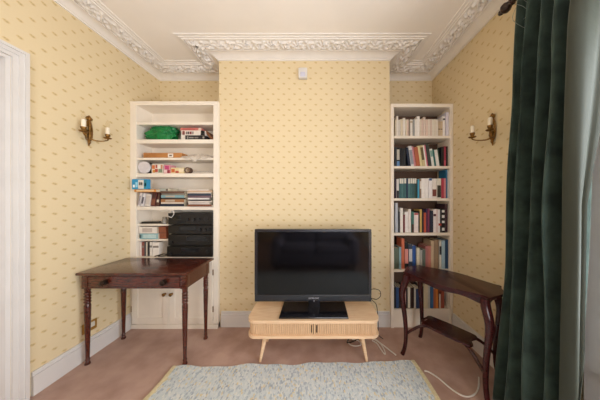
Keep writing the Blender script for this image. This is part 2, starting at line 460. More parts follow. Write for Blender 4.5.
build('worktop', MB().box(IL, IR, yf - .012, YB, ZW - .025, ZW, .004), CREAM, cup)
ZD1, ZD0 = ZW - .03, zl(323.0)
xm = xl(170)
for i, (x0, x1) in enumerate(((IL - .035, xm - .002), (xm + .002, IR + .0))):
    m = MB(); y0 = yf - .018
    m.box(x0 + .05, x1 - .05, y0 + .008, y0 + .018, ZD0 + .05, ZD1 - .05)
    m.box(x0, x0 + .062, y0, y0 + .018, ZD0, ZD1, .002); m.box(x1 - .062, x1, y0, y0 + .018, ZD0, ZD1, .002)
    m.box(x0 + .062, x1 - .062, y0, y0 + .018, ZD0, ZD0 + .07, .002); m.box(x0 + .062, x1 - .062, y0, y0 + .018, ZD1 - .07, ZD1, .002)
    m.box(x0 + .06, x0 + .066, y0 + .003, y0 + .012, ZD0 + .065, ZD1 - .065); m.box(x1 - .066, x1 - .06, y0 + .003, y0 + .012, ZD0 + .065, ZD1 - .065)
    d = build('door', m, CREAM, cup)
    kx = xm + (-1, 1)[i] * .036; kz = zl(293)
    build('knob', MB().lathe([(.012, y0), (.007, y0 - .008), (.008, y0 - .014), (.016, y0 - .02), (.018, y0 - .028), (.010, y0 - .035), (.002, y0 - .036)], (kx, 0, kz), 14, 'y'), BRASS, d, smooth=True)
    hx = x0 - .004 if i == 0 else x1 + .004
    for hz in (zl(308.5), zl(272)): build('hinge', MB().lathe([(.005, hz - .03), (.006, hz - .028), (.006, hz + .028), (.005, hz + .03)], (hx, y0 + .006, 0), 10), BRASS, d)
m = MB().box(UL0, UL1, yf + .0, yf + .04, 0, ZD0 - .004, .002); m.box(UL0, UL1, yf - .012, yf + .02, .0, .045, .004)
build('plinth', m, CREAM, cup)

# ------------------------------------------------------------------ books
ORD = 'zero first second third fourth fifth sixth seventh eighth ninth tenth eleventh twelfth thirteenth fourteenth fifteenth sixteenth seventeenth eighteenth nineteenth twentieth twenty-first twenty-second twenty-third twenty-fourth twenty-fifth twenty-sixth twenty-seventh twenty-eighth'.split()
def book(name, label, x, y, z, w, h, d, col, lean=0, band=None, group=None, cat='book'):
    """upright book; x = left edge of the foot, spine towards -Y at y"""
    if lean > 0: z += w * math.sin(lean)
    t = thing(name, label, cat, (x, y, z + .0008), (0, lean, 0), group)
    c = min(.0025, w * .16)
    m = MB()
    m.box(0, w, 0, c, 0, h, c * .45, 1); m.box(0, c, c * .5, d, 0, h); m.box(w - c, w, c * .5, d, 0, h)
    cm = pm(col)
    build('cover', m, cm, t, local=True)
    build('page_block', MB().box(c, w - c, c, d - .004, .003, h - .004), PAGES, t, local=True)
    if band:
        for (f0, f1, bc) in band:
            build('spine_label', MB().box(w * .06, w * .94, -.0006, .0006, h * f0, h * f1), pm(bc), t, local=True)
    return t
# rows: (x0, x1, top, colour, colour word, lean px, bands) in tenths of a pixel on the spine plane
YS = 2.125
def row(x_off, y_off, base, k, z, items, place, group, ys=YS, dep=.15):
    s = F / ys; n = len(items)
    cnt = {}
    descs = []
    for it in items:
        x0, x1, top, col, word = it[:5]
        w_ = (x1 - x0) / k / s; h_ = (base - top) / k / s
        d = (('tall ' if h_ > .205 else 'short ' if h_ < .155 else '') + ('thick ' if w_ > .034 else 'thin ' if w_ < .019 else '') + word + ' book')
        descs.append(d); cnt[d] = cnt.get(d, 0) + 1
    xprev = -9
    for i, it in enumerate(items):
        x0, x1, top, col, word = it[:5]; lean = it[5] if len(it) > 5 else 0; band = it[6] if len(it) > 6 else None
        px0 = x_off + x0 / k
        w_ = (x1 - x0) / k / s - .0008; h_ = (base - top) / k / s
        ang = -math.radians(lean)
        x = X(px0, ys)
        h2 = h_ / max(.9, math.cos(ang)) - (w_ * math.sin(-ang) if lean else 0)
        if lean: x += math.sin(-ang) * h2
        x = min(x, BI1 - .0015 - w_)
        if cnt[descs[i]] == 1: lb = f'{descs[i]} {"leaning" if lean else "standing"} {place}'
        else: lb = f'{descs[i]}, {ORD[i+1]} from left {place}'
        lb = lb.replace('book,', 'book,')
        d_ = min(dep + R.uniform(-.02, .02), .2)
        book('book', lb, x, ys + R.uniform(-.004, .006), z, w_, h2, d_, col, ang, band, group)

YR = 2.10; SR = F / YR
def zr(py): return EYE - (py - VY) / SR
def xr(px): return (px - VX) / SR
case = thing('bookcase', 'tall white built-in bookcase full of books in the right alcove', 'bookcase', (CR, 2.30, 0))
BL0, BL1, BI0, BI1 = xr(391.0), XR - .002, xr(394), xr(450.2)
zt2 = zr(103.6); YB2 = 2.33
m = MB(); m.box(BL0, BI0, YR, YR + .03, 0.0, zt2, .002); m.box(BI1, BL1, YR, YR + .03, 0.0, zt2, .002); m.box(BL0 + .001, BL1 - .001, YR - .002, YR + .029, zr(107.2), zt2 - .001, .002)
build('face_frame', m, CREAM, case)
m = MB(); m.box(CR + .002, BI0, YR + .03, YB2, 0, zt2 - .01); m.box(BI1, BL1, YR + .03, YB2, 0, zt2 - .01); build('side_panel', m, CREAM, case)
build('back_panel', MB().box(CR + .002, BL1, YB2, YB2 + .02, 0, zt2 - .01), mat('shaded_bookcase_back', '5e4434', .7, var=.1, scale=8), case)  # back panel darkened in its colour to carry the shade inside the case
build('top_panel', MB().box(BI0, BI1, YR + .03, YB2, zr(107.2), zt2 - .012), CREAM, case)
RZ = []
for pt, pb in ((135.6, 138.2), (166, 168.4), (198.3, 200.8), (233, 235.6), (269.8, 272.2)):
    RZ.append(zr(pt)); build('shelf', MB().box(BI0, BI1, YR + .004, YB2, zr(pb), zr(pt), .0015), CREAM, case)
zb = zr(309.8); RZ.append(zb)
build('plinth', MB().box(BI0, BI1, YR + .01, YB2, 0, zb, .002), CREAM, case)

W_, CRm, PK = 'e4ded6', 'd9ccb4', 'd8bfb2'
P1 = 'in top row of right bookcase'
row(392, 100, 353, 10, RZ[0], [
 (32,45,185,CRm,'cream'),(45,62,148,W_,'white'),(63,85,187,'d3cdc4','pale grey'),(86,110,181,CRm,'cream'),(112,134,168,W_,'white'),(135,150,186,CRm,'cream'),(151,169,182,PK,'pinkish cream'),(171,183,192,'8b8276','grey brown'),(185,209,182,W_,'white',0,[(.8,.9,'b9a98c')]),(211,227,192,'9a9a98','grey'),(228,250,181,W_,'white'),(251,277,152,'e9e4de','white'),(278,295,181,'d6c7b6','beige'),(296,314,182,PK,'pinkish cream'),(315,337,160,'d9c8ba','beige'),(338,359,183,PK,'pinkish cream'),(360,379,183,'e0d4c6','cream'),(380,399,182,'d4bdb0','pinkish cream'),(400,421,183,'ded6c9','cream'),(422,441,182,'dcd2c2','cream'),(442,460,184,'e2dad0','white'),(464,485,200,'c3ae93','tan',0,[(.45,.5,'4a3a30')]),(486,508,202,'cbb79c','tan',0,[(.45,.5,'4a3a30')]),(510,536,148,'ebe7e6','white',0,[(.8,.88,'33333a')]),(539,566,112,'d7d4e2','lilac white')], P1, 'books in the top row')
P2 = 'in second row of right bookcase'
row(392, 140, 258, 10, RZ[1], [
 (32,47,62,'3a3c40','charcoal'),(48,79,70,'17181c','black',0,[(.0,.28,'5f86b4'),(.35,.9,'b9b5a8')]),(81,109,76,'141417','black'),(111,138,78,'1d2126','dark slate'),
 (140,164,66,'202a3e','navy',8),(163,195,52,'cfd0d2','pale grey',8,[(.1,.8,'8a8f9a')]),(197,214,56,'c68289','pink',8),(218,258,62,'a85b3f','terracotta',8),(257,278,50,'d9cf9e','pale yellow',8),(279,309,44,'c7b88c','mottled cream',8,[(.3,.9,'5e5236')]),(309,322,46,'e6e2dc','white',8),(322,337,42,'c86f80','rose pink',8),(338,366,30,'3c443f','grey green',8),(376,403,80,'dcdcd6','white',8,[(.55,.9,'7fa49a')]),(405,421,88,'2d6a66','teal',8),(423,452,90,'e2dfdc','white',8),(453,468,78,'1d3a2e','dark green',8),(492,520,62,'15151a','black'),(521,544,56,'9e3348','crimson',0,[(.05,.3,'c8566c')]),(545,557,58,'18181c','black')], P2, 'books in the second row')
P3 = 'in third row of right bookcase'
T1, T2, T3 = '3b6468', '4c7678', '35575c'
tb = [(.74, .99, 'd9d5cb')]
row(392, 168, 299, 10, RZ[2], [
 (32,47,100,'33263c','dark purple'),(48,72,106,'d5d2d2','white',0,[(.0,.4,'2a2a33')]),(75,97,100,T1,'teal and white',0,tb),(98,119,100,T2,'teal and white',0,tb),(120,142,98,T1,'teal and white',0,tb),(144,160,104,'1e3250','navy'),(161,182,100,T2,'teal and white',0,tb),(183,205,98,T1,'teal and white',0,tb),(206,228,99,T3,'teal and white',0,tb),(229,246,98,'2b4a3e','dark green',0,tb),(247,257,112,'1f2630','black'),(258,275,110,'3f9cc0','bright blue'),(276,293,110,'8f7763','brown',0,[(.5,.9,'d9d0c4')]),(295,330,100,'ece8e4','white'),(331,367,100,'e8e4e2','white'),(369,401,98,'ebe8ea','white',0,[(.88,.99,'3a5784')]),(404,448,102,'e6e0da','white',0,[(.1,.45,'7a4038')]),(449,490,101,'d8d4c8','stone',0,[(.05,.65,'39362e')]),(495,519,100,'b13d52','red'),(520,538,100,'cf8a90','pink'),(540,554,12,'246a94','blue'),(556,566,18,'d0d3d6','pale grey')], P3, 'books in the third row')
P4 = 'in fourth row of right bookcase'
row(392, 198, 346, 10, RZ[3], [
 (35,62,50,'b3bac6','pale blue grey'),(64,81,140,'3f4148','charcoal'),(82,111,100,'e6e2dc','white'),(113,129,168,'6d2028','dark red'),(130,164,138,'e9e5e2','white'),(165,191,112,'e2d9d6','white'),(194,219,138,'3c7068','teal',0,[(.0,.4,'46302c')]),(220,264,150,'e4d7d4','blush white',0,[(.9,.99,'a83c42')]),(264,278,132,'1a1a1e','black'),(279,302,114,'c9a860','ochre yellow'),(303,317,130,'2a2228','black'),(318,341,148,'b84f36','orange red'),(342,357,110,'38284e','purple'),(358,378,112,'7b3350','plum'),(380,414,128,'20283a','navy'),(415,445,114,'e6e0e0','white',0,[(.7,.8,'5a3038')]),(446,461,112,'dcc8c8','blush white'),(463,480,116,'e6e4e6','white',0,[(.3,.4,'b33a30')]),(482,499,120,'2a2b30','black',0,[(.3,.4,'b33a30')]),(500,530,110,'131316','black',0,[(.08,.2,'dddddd'),(.4,.5,'dddddd'),(.62,.74,'dddddd'),(.85,.95,'dddddd')]),(531,558,60,'3c2430','wine')], P4, 'books in the fourth row')
row(390, 230, 316, 8, RZ[4], [
 (34,72,148,'5d6a5c','grey green'),(73,90,142,'87aab8','pale blue'),(91,116,74,'c46a4c','coral orange'),(118,149,104,'1b1b1d','black',0,[(.2,.75,'d48d86')]),(150,180,118,'38455c','slate',0,[(.3,.8,'c8c8cc')]),(181,209,132,'2a5296','bright blue'),(213,238,150,'d3cbb8','cream'),(240,260,164,'9c9c98','grey'),(262,284,160,'57625a','grey green'),(286,306,135,'a86a68','dusty pink'),(307,329,132,'b5756a','dusty pink'),(331,353,92,'bba68c','tan'),(354,391,84,'8d7660','brown'),(396,414,90,'d0ccc4','pale grey',0,[(.5,.8,'2b2b30')]),(415,441,90,'9ab6c6','pale blue'),(442,470,84,'24456a','navy')], 'in fifth row of right bookcase', 'books in the fifth row')
row(392, 276, 337, 10, RZ[5], [
 (25,42,128,'1c1c20','black'),(43,68,126,'2b4a7a','blue'),(70,92,130,'1d2026','black'),(93,122,140,'49403a','brown'),(124,139,150,'cfa9a4','pink'),(141,159,136,'1b1618','black'),(160,186,128,'d0c6b4','cream'),(188,221,130,'3a2420','dark brown'),(222,239,132,'d8d4cc','white'),(241,289,140,'24365a','navy'),(291,318,120,'2a2528','charcoal'),(320,363,100,'cbbd9f','cream'),(365,384,102,'b8b6ae','pale grey'),(386,414,120,'2f5e8c','blue'),(415,439,142,'a45a34','rust'),(440,464,138,'cf8038','orange'),(465,473,150,'5a2224','dark red'),(474,490,198,'dcd6d0','white'),(492,524,158,'9a4c3a','brick red')], 'in bottom row of right bookcase', 'books in the bottom row')
# larger volumes standing behind the front rows
def back_book(px0, px1, py, z, col, lb, group):
    y = YS + .172; s = F / y
    book('book', lb, X(px0, y), y, z, (px1 - px0) / s, Zh(py, y) - z, .026, col, 0, None, group)

# ------------------------------------------------------------------ left shelf contents
def xs(px, y): return X(px, y)
def lying(name, label, px0, px1, y, z, h, d, col, rot=0, group=None, cat='book', band=None, pages=True):
    """a closed book or magazine lying flat, spine to the front"""
    x0, x1 = X(px0, y), X(px1, y)
    w_ = x1 - x0
    t = thing(name, label, cat, ((x0 + x1) / 2, y + d / 2, z), (0, 0, math.radians(rot)), group)
    c = min(.002, h * .2)
    m = MB(); m.box(-w_ / 2, w_ / 2, -d / 2, -d / 2 + c, 0, h, c * .4, 1); m.box(-w_ / 2, w_ / 2, -d / 2, d / 2, 0, c); m.box(-w_ / 2, w_ / 2, -d / 2, d / 2, h - c, h)
    build('cover', m, pm(col), t, local=True)
    build('page_block', MB().box(-w_ / 2 + .003, w_ / 2 - .003, -d / 2 + c, d / 2 - .003, c, h - c), PAGES, t, local=True)
    if band:
        for f0, f1, bc in band: build('spine_label', MB().box(-w_ / 2 + w_ * f0, -w_ / 2 + w_ * f1, -d / 2 - .0006, -d / 2 + .0006, h * .2, h * .8), pm(bc), t, local=True)
    return t
Y1 = 2.12
def hz(py, y=Y1): return Zh(py, y)

# green carrier bag
zB = SH['B']
t = thing('carrier_bag', 'crumpled bright green plastic carrier bag on the upper shelf', 'bag', (xl(160), 2.19, zB))
m = MB()
bmesh.ops.create_icosphere(m.bm, subdivisions=5, radius=1)
gx0, gx1 = X(144.6, 2.16), X(177, 2.16); gh = Zh(124.6, 2.14) - zB
for v in m.bm.verts:
    p = v.co.copy()
    q = p + .3 * Vector((noise.noise(p * 1.6), noise.noise(p * 1.6 + Vector((9, 0, 0))), noise.noise(p * 1.6 + Vector((0, 7, 0)))))
    f = abs(noise.noise(Vector((p.x * 3.2 + p.z * 2, p.y * 2, p.z * 5.5 - p.x * 1.4)))) * .46
    q *= 1 - f + .12 * abs(noise.noise(p * 9))
    x = (gx0 + gx1) / 2 + q.x * (gx1 - gx0) * .56
    top = gh * (.72 + .38 * min(1, max(0, (p.x + .7) / 1.0)))
    z = zB + max(0.0005, (q.z * .66 + .5) * top)
    v.co = (min(max(x, gx0), gx1), min(2.19 + q.y * .082, 2.257), min(z, zB + gh, zl(124.4) - .004))
gm = mat('green_bag_plastic', '0a7a3c', .28, var=.12, scale=14, bump=.5, bscale=30)
build('bag_body', m, gm, t, smooth=179)
m = MB()
for a in (-.05, .03): m.tube([(xl(164) + a, 2.14, zB + .07), (xl(163) + a, 2.115, zB + .095), (xl(166.5) + a, 2.112, zB + .088), (xl(168) + a, 2.13, zB + .062)], [.006, .011, .011, .006], 8, 2, .5)
build('bag_handle', m, gm, t, smooth=True)
t = tag(build('box', MB().box(xl(138.8), xl(150.5), 2.262, 2.296, zB, zl(128), .003), pm('7c3f36')), 'dark red box standing behind the green carrier bag', 'box')

# stack of three game boxes and leaning book
def gamebox(label, px0, px1, py0, py1, z0, col, marks, dy=0):
    y = 2.115 + dy; x0, x1 = X(px0, y), X(px1, y); z1 = z0 + (py1 - py0) / (F / y)
    t = thing('game_box', label, 'box', ((x0 + x1) / 2, y + .07, z0), group='game boxes stacked on the upper shelf')
    build('box_lid', MB().box(x0, x1, y, y + .15, z0 + .004, z1, .0025), pm(col), t)
    build('box_base', MB().box(x0 + .003, x1 - .003, y + .003, y + .147, z0, z0 + .012), pm('e8e2da'), t)
    m = [MB() for _ in marks]
    for (f0, f1, g0, g1, mc) in marks:
        k = MB().box(x0 + (x1 - x0) * f0, x0 + (x1 - x0) * f1, y - .0008, y + .0008, z0 + (z1 - z0) * g0, z0 + (z1 - z0) * g1)
        build('printed_mark', k, pm(mc), t)
    return z1 + .0006
z = gamebox('black game box with white left end at the bottom of the stack of three', 181.2, 205, 134.7, 139.2, zB, '1c191b', [(.0, .17, .04, .96, 'd9d2c8'), (.24, .3, .2, .75, '8d8a86'), (.33, .52, .3, .6, '8a8480'), (.56, .72, .3, .6, '77716e'), (.9, .97, .3, .7, 'a09a96')])
z = gamebox('white game box with dark lettering in the middle of the stack of three', 181.2, 205, 130, 134.5, z, 'ddd3ca', [(.05, .15, .12, .88, '8e3a3c'), (.08, .12, .35, .65, 'ddd3ca'), (.2, .24, .2, .8, '5a4c4c'), (.26, .34, .2, .8, '5a4c4c'), (.36, .44, .2, .8, '7d3238'), (.46, .52, .2, .8, '8a7d7a'), (.82, .99, .0, .99, '23201f'), (.86, .94, .3, .7, 'c9c2b8')])
z = gamebox('pinkish red game box on top of the stack of three', 180.2, 201.5, 126.9, 129.9, z, 'c07068', [(.08, .7, .25, .7, 'b85a56'), (.86, .99, .05, .95, 'd8c2b4')], .004)
book('book', 'brown book leaning against the stack of game boxes', X(211.6, 2.14), 2.14, zB, .022, .118, .12, '7a4c2e', -math.radians(38), None)

# second shelf: long brown box and clear plastic bag
zC = SH['C']
y = 2.125; x0, x1 = X(143.2, y), X(181.7, y)
t = thing('cardboard_box', 'long flat brown cardboard box with white label on second shelf', 'box', ((x0 + x1) / 2, 2.17, zC))
build('box_body', MB().box(x0, x1, y, y + .1, zC, zl(152.1), .004), mat('brown_card', 'a8703c', .7, col2='b98049', scale=8), t)
lx0, lx1 = X(168, y), X(173.2, y)
lb_ = build('box_label', MB().box(lx0, lx1, y - .001, y + .001, zC + .008, zC + .05), pm('e6ded4'), t)
build('printed_mark', MB().box(lx0 + .014, lx1 - .014, y - .0016, y, zC + .02, zC + .036), pm('6d5a54'), lb_)
t = thing('plastic_bag', 'crumpled clear plastic bag slumped over the right end of second shelf', 'bag', (X(198, 2.12), 2.15, zC))
m = MB()
def pf(u, v):
    x = X(182, 2.1) + u * (X(212.5, 2.1) - X(182, 2.1)); y = 2.24 - v * .168
    z = zC + .004 + .04 * (math.sin(PI * v) ** 1.0) * (.35 + .65 * math.sin(PI * min(1, u * 1.05)) ** .7) + .012 * noise.noise(Vector((u * 9, v * 6, 0))) * math.sin(PI * v)
    if v > .9: z -= (v - .9) / .1 * (.01 + .045 * math.sin(PI * u) ** 2 * (.6 + .4 * math.sin(u * 17)))
    return (x, y + .006 * noise.noise(Vector((u * 14, v * 5, 3))), z)
m.grid(pf, 44, 26)
o = build('bag_film', m, mat('clear_plastic_film', 'e6ddd2', .18, alpha=.45, bump=.4, bscale=50), t, smooth=179)
sm = o.modifiers.new('Solidify', 'SOLIDIFY'); sm.thickness = .0015

# third shelf
zD = SH['D']
r = .066; cx, cz = X(143.5, 2.11) + .007, zD + r
t = thing('round_tin', 'round white tin standing on its edge at left of third shelf', 'tin', (cx, 2.14, zD))
build('tin_body', MB().lathe([(r * .97, 2.118), (r, 2.12), (r, 2.165), (r * .97, 2.167)], (cx, 0, cz), 40, 'y'), mat('tin_side', '3b3430', .4), t, smooth=True)
build('tin_lid', MB().lathe([(r * .55, 2.109), (r * .82, 2.1075), (r * .88, 2.109), (r * .95, 2.106), (r * .985, 2.110), (r * .985, 2.124), (r * .9, 2.126)], (cx, 0, cz), 40, 'y'), pm('d3ced2', .35), t, smooth=True)
def carton(name, label, px0, px1, pyt, z0, col, marks, d=.09, y=2.115, cat='box', group=None):
    x0, x1 = X(px0, y), X(px1, y); z1 = Zh(pyt, y)
    t = thing(name, label, cat, ((x0 + x1) / 2, y + d / 2, z0), group=group)
    build('carton_body', MB().box(x0, x1, y, y + d, z0, z1, .002), pm(col), t)
    build('lid_flap', MB().box(x0 + .001, x1 - .001, y + .002, y + d - .002, z1 - .0005, z1 + .0015), pm(col), t)
    for f0, f1, g0, g1, mc in marks:
        build('printed_panel', MB().box(x0 + (x1 - x0) * f0, x0 + (x1 - x0) * f1, y - .0008, y + .0008, z0 + (z1 - z0) * g0, z0 + (z1 - z0) * g1), pm(mc), t)
carton('carton', 'small multicoloured orange and white carton beside the round tin', 151.5, 163, 164.3, zD, 'd8cfc2', [(.05, .3, .5, .9, 'c76a34'), (.3, .55, .15, .5, 'b5483a'), (.1, .32, .1, .4, 'c9893e'), (.55, .78, .55, .92, 'e6e0da'), (.6, .95, .1, .48, '7d8a70'), (.36, .5, .6, .95, '9a3d35'), (.8, .97, .5, .95, 'c08a6a')])
carton('carton', 'small pink and magenta carton right of the multicoloured carton', 163.8, 170.2, 165, zD, 'd3909c', [(.2, .8, .45, .9, 'b33d70'), (.05, .5, .1, .45, 'e4c8c8'), (.55, .95, .05, .4, '8c2f3a')])
carton('carton', 'flat cream and orange carton lying on third shelf', 170.8, 184, 167.8, zD, 'd9c79a', [(.05, .3, .2, .8, 'c2663a'), (.35, .6, .1, .45, 'b04a40'), (.62, .95, .3, .9, 'e4d4b8')])
rr = .034; cx = X(188, 2.12)
t = thing('tape_roll', 'brown roll of sticky tape standing on third shelf', 'tape', (cx, 2.14, zD))
m = MB().lathe([(rr * .6, 2.11), (rr, 2.11), (rr, 2.15), (rr * .6, 2.15), (rr * .6, 2.11)], (cx, 0, zD + rr), 28, 'y', cap=False); build('tape_ring', m, mat('parcel_tape', '5f4638', .3), t, smooth=True)
m = MB().lathe([(rr * .5, 2.112), (rr * .6, 2.112), (rr * .6, 2.148), (rr * .5, 2.148), (rr * .5, 2.112)], (cx, 0, zD + rr), 28, 'y', cap=False); build('core', m, pm('c9b39a'), t, smooth=True)
z = zD
for i, (a, b, h, c, lb) in enumerate(((192.5, 213, .010, 'a89a8c', 'grey folder at the bottom of thin papers at right of third shelf'), (193.5, 211.5, .008, 'ddd6cc', 'white booklet in the middle of thin papers at right of third shelf'), (194, 209, .007, '8c8078', 'taupe booklet on top of thin papers at right of third shelf'))):
    lying('booklet', lb, a, b, 2.105 + .006 * i, z, h, .14, c, R.uniform(-2, 2), 'papers at right of third shelf', 'booklet'); z += h + .0006

# fourth shelf: magazines and books
zE = SH['E']
def upright(label, px, top, w_, col, lean, y, dep=.14, band=None, name='magazine', z0=None):
    z0 = zE if z0 is None else z0
    h = Zh(top, y) - z0
    book(name, label, X(px, y), y, z0, w_, h / math.cos(math.radians(lean)), dep, col, math.radians(lean), band, 'magazines on the fourth shelf', 'magazine')
upright('white magazine with grey print leaning at the left end of fourth shelf', 137.2, 193.3, .022, 'd9d4d2', 12, 2.07, .2, [(.1, .8, '9a949a')])
upright('white magazine with dark print, second from the left on fourth shelf', 140.6, 193.4, .02, 'dcd8d8', 12, 2.075, .2, [(.2, .7, '55505c')])
upright('white folder standing on fourth shelf left of the maroon book', 144.9, 194.5, .05, 'd6cfc8', 8, 2.085, .2, [(.15, .85, 'c2bab4')])
upright('maroon patterned book standing on fourth shelf', 150.6, 192.8, .045, '5a2a26', 8, 2.09, .2, [(.1, .5, '7a4a36'), (.6, .9, '3f2220')])
upright('brown book with a white stripe beside the maroon patterned book', 156.0, 193.2, .025, '4a2c24', 8, 2.095, .2, [(.3, .5, 'cfc4b4')])
z = zE
for px0, px1, h, c, lb, rt in (
    (160.5, 184, .028, '23283a', 'dark navy book at the bottom of left flat pile on fourth shelf', 0),
    (161, 183, .016, 'd5cabc', 'cream book second from the bottom of left flat pile on fourth shelf', 1),
    (160.6, 184.5, .032, '9a6b45', 'tan brown book in the middle of left flat pile on fourth shelf', -1),
    (161.5, 185, .015, '3a3432', 'thin black magazine above the tan brown book on fourth shelf', 1.5),
    (161, 184, .028, '7fa3ac', 'pale blue book in left flat pile on fourth shelf', 0),
    (161.5, 186, .018, '8c8378', 'grey magazine above the pale blue book on fourth shelf', -2),
    (161, 184, .022, '5f4436', 'dark brown book on top of left flat pile on fourth shelf', 1)):
    lying('book', lb, px0, px1, 2.10 + R.uniform(-.02, .01), z, h, .16, c, rt * 1.3, 'books lying in left flat pile', band=[(.2, .6, 'b8aa98')] if c in ('7fa3ac', '9a6b45') else None); z += h + .0006
zpl = z
z = zE
for px0, px1, h, c, lb, rt in (
    (187.5, 213, .020, '7d4a34', 'rust brown magazine at the bottom of right flat pile on fourth shelf', 0),
    (188.5, 211.5, .024, 'ddd3cc', 'thick white magazine near the bottom of right flat pile on fourth shelf', -3),
    (187.6, 212.5, .014, 'cfc4ba', 'beige magazine in lower half of right flat pile on fourth shelf', 1),
    (189, 213, .014, '26262e', 'thin black magazine in middle of right flat pile on fourth shelf', -1),
    (187.5, 210, .018, 'e2dcd8', 'white magazine in middle of right flat pile on fourth shelf', 2),
    (188, 213, .024, '6c5660', 'mauve magazine in upper half of right flat pile on fourth shelf', -1),
    (187.4, 212, .022, '2f3a4c', 'dark blue book in upper half of right flat pile on fourth shelf', 1),
    (187, 212.5, .014, 'dccfc2', 'pale cream magazine near the top of right flat pile on fourth shelf', -2),
    (188, 213, .015, 'c9a98e', 'pinkish tan magazine near the top of right flat pile on fourth shelf', 1),
    (187.5, 210, .013, 'e4dcd6', 'white paper booklet on top of right flat pile on fourth shelf', -1)):
    lying('magazine', lb, px0, px1 - 1.3, 2.098 + R.uniform(-.022, .012), z, h, .165, c, rt * 1.3, 'magazines lying in right flat pile', 'magazine'); z += h + .0006
# things on top of the leaning magazines
zo = max(Zh(192.0, 2.05), zE + .15)
lying('folder', 'orange card folder lying on top of the leaning magazines', 134.2, 156, 2.045, zo, .028, .2, 'cf8a45', 0, None, 'folder', [(.1, .9, 'e0c49a')])
lying('folder', 'pale grey green folder lying beside the orange folder', 159.5, 168, 2.10, zpl, .03, .16, 'a9aea6', 0, None, 'folder', [(.75, .98, '5a443c')])
y = 2.04; zb_ = zo + .0285
carton('carton', 'bright blue and white carton on top of the orange folder', 131.8, 147, 179.2, zb_, '2f93c4', [(.42, .78, .06, .94, 'd9d6d0'), (.48, .56, .4, .7, 'b8a690'), (.6, .7, .4, .7, 'c0b4a4'), (.8, .97, .1, .9, '2f7f92'), (.08, .2, .18, .45, 'e6eef2'), (.24, .38, .2, .7, '8ecbe6'), (.84, .94, .3, .6, '17444e')], d=.045, y=y)

# small shelves beside the hi-fi
zF, zG, zH = SH['F'], SH['G'], SH['H']
t = thing('remote_control', 'dark slim remote control lying on the upper small shelf beside the black audio stack', 'remote', (X(150, 2.13), 2.15, zF + .007))
m = MB().box(-.085, .085, -.022, .022, 0, .018, .005); build('handset', m, BLACKP, t, smooth=True, local=True)
for i in range(6): build('button', MB().lathe([(.005, .016), (.005, .0195)], (-.06 + .024 * i, 0, 0), 8), mat('grey_button', '6e6e70', .5), t, local=True)
t.rotation_euler = (0, 0, math.radians(14))
lying('booklet', 'thin grey booklet under the dark remote control', 139.5, 158, 2.118, zF, .0065, .14, '9c9288', 0, None, 'booklet')
cx = X(163.5, 2.13)
t = thing('glass_jar', 'small glass jar with metal lid on the upper small shelf beside the black audio stack', 'jar', (cx, 2.15, zF))
build('jar_body', MB().lathe([(.02, 0), (.026, .004), (.026, .045), (.02, .055), (.02, .06)], (cx, 2.15, zF), 18), mat('grey_glass', 'a9a49c', .15, trans=.4), t, smooth=True)
build('lid', MB().lathe([(.022, .058), (.0225, .06), (.0225, .074), (.02, .076)], (cx, 2.15, zF), 18), mat('dull_metal', '8b847a', .35, .8), t, smooth=True)
lying('book', 'pale blue book at the bottom of the pair lying on the middle small shelf', 139.6, 158, 2.118, zG, .062, .15, '8fb7be', 0, 'pair on the middle small shelf', band=[(.0, .1, '3f5a62'), (.2, .9, 'b9d2d4')])
lying('book', 'thick white book on top of the pale blue book on the middle small shelf', 138.8, 156.6, 2.118, zG + .0622, .072, .15, 'e2dad2', 0, 'pair on the middle small shelf', band=[(.2, .75, 'b8aca6')])
carton('carton', 'brown box standing beside the pair of lying books on the middle small shelf', 158.6, 166.2, 226.8, zG, '8c5138', [(.05, .95, .45, .55, '7a4430')], d=.12, y=2.14)
for px, w_, top, c, lb in ((139.5, .02, 241.8, 'e0d6d0', 'white book at the left end of bottom small shelf'), (141.7, .026, 242.2, '8a4f46', 'reddish brown book on bottom small shelf'), (144.3, .017, 242.4, '4a4a50', 'dark grey book on bottom small shelf'), (146.0, .014, 242, 'cbc2b2', 'thin cream book on bottom small shelf'), (147.5, .019, 242.2, '2f2a2c', 'black book on bottom small shelf'), (149.7, .026, 242, 'ddd6cf', 'white book right of the black book on bottom small shelf'), (152.6, .07, 242.4, 'e6dfd8', 'thick white box file on bottom small shelf')):
    book('book', lb, X(px, 2.125), 2.125, zH, w_, Zh(top, 2.125) - zH, .14, c, 0, [(.6, .75, '8a8078')] if w_ > .022 else None, 'books on bottom small shelf')
t = thing('black_cable', 'black cable bundle lying in front of the box file beside the black audio stack', 'cable', (X(161, 2.1), 2.10, zH))
build('cable_coil', MB().tube([(X(155, 2.1), 2.098, zH + .006), (X(159, 2.1), 2.095, zH + .018), (X(164, 2.1), 2.1, zH + .03), (X(167.2, 2.1), 2.1, zH + .018), (X(163, 2.1), 2.098, zH + .009), (X(158, 2.1), 2.104, zH + .006)], .006, 8, 2), BLACKP, t, smooth=True)

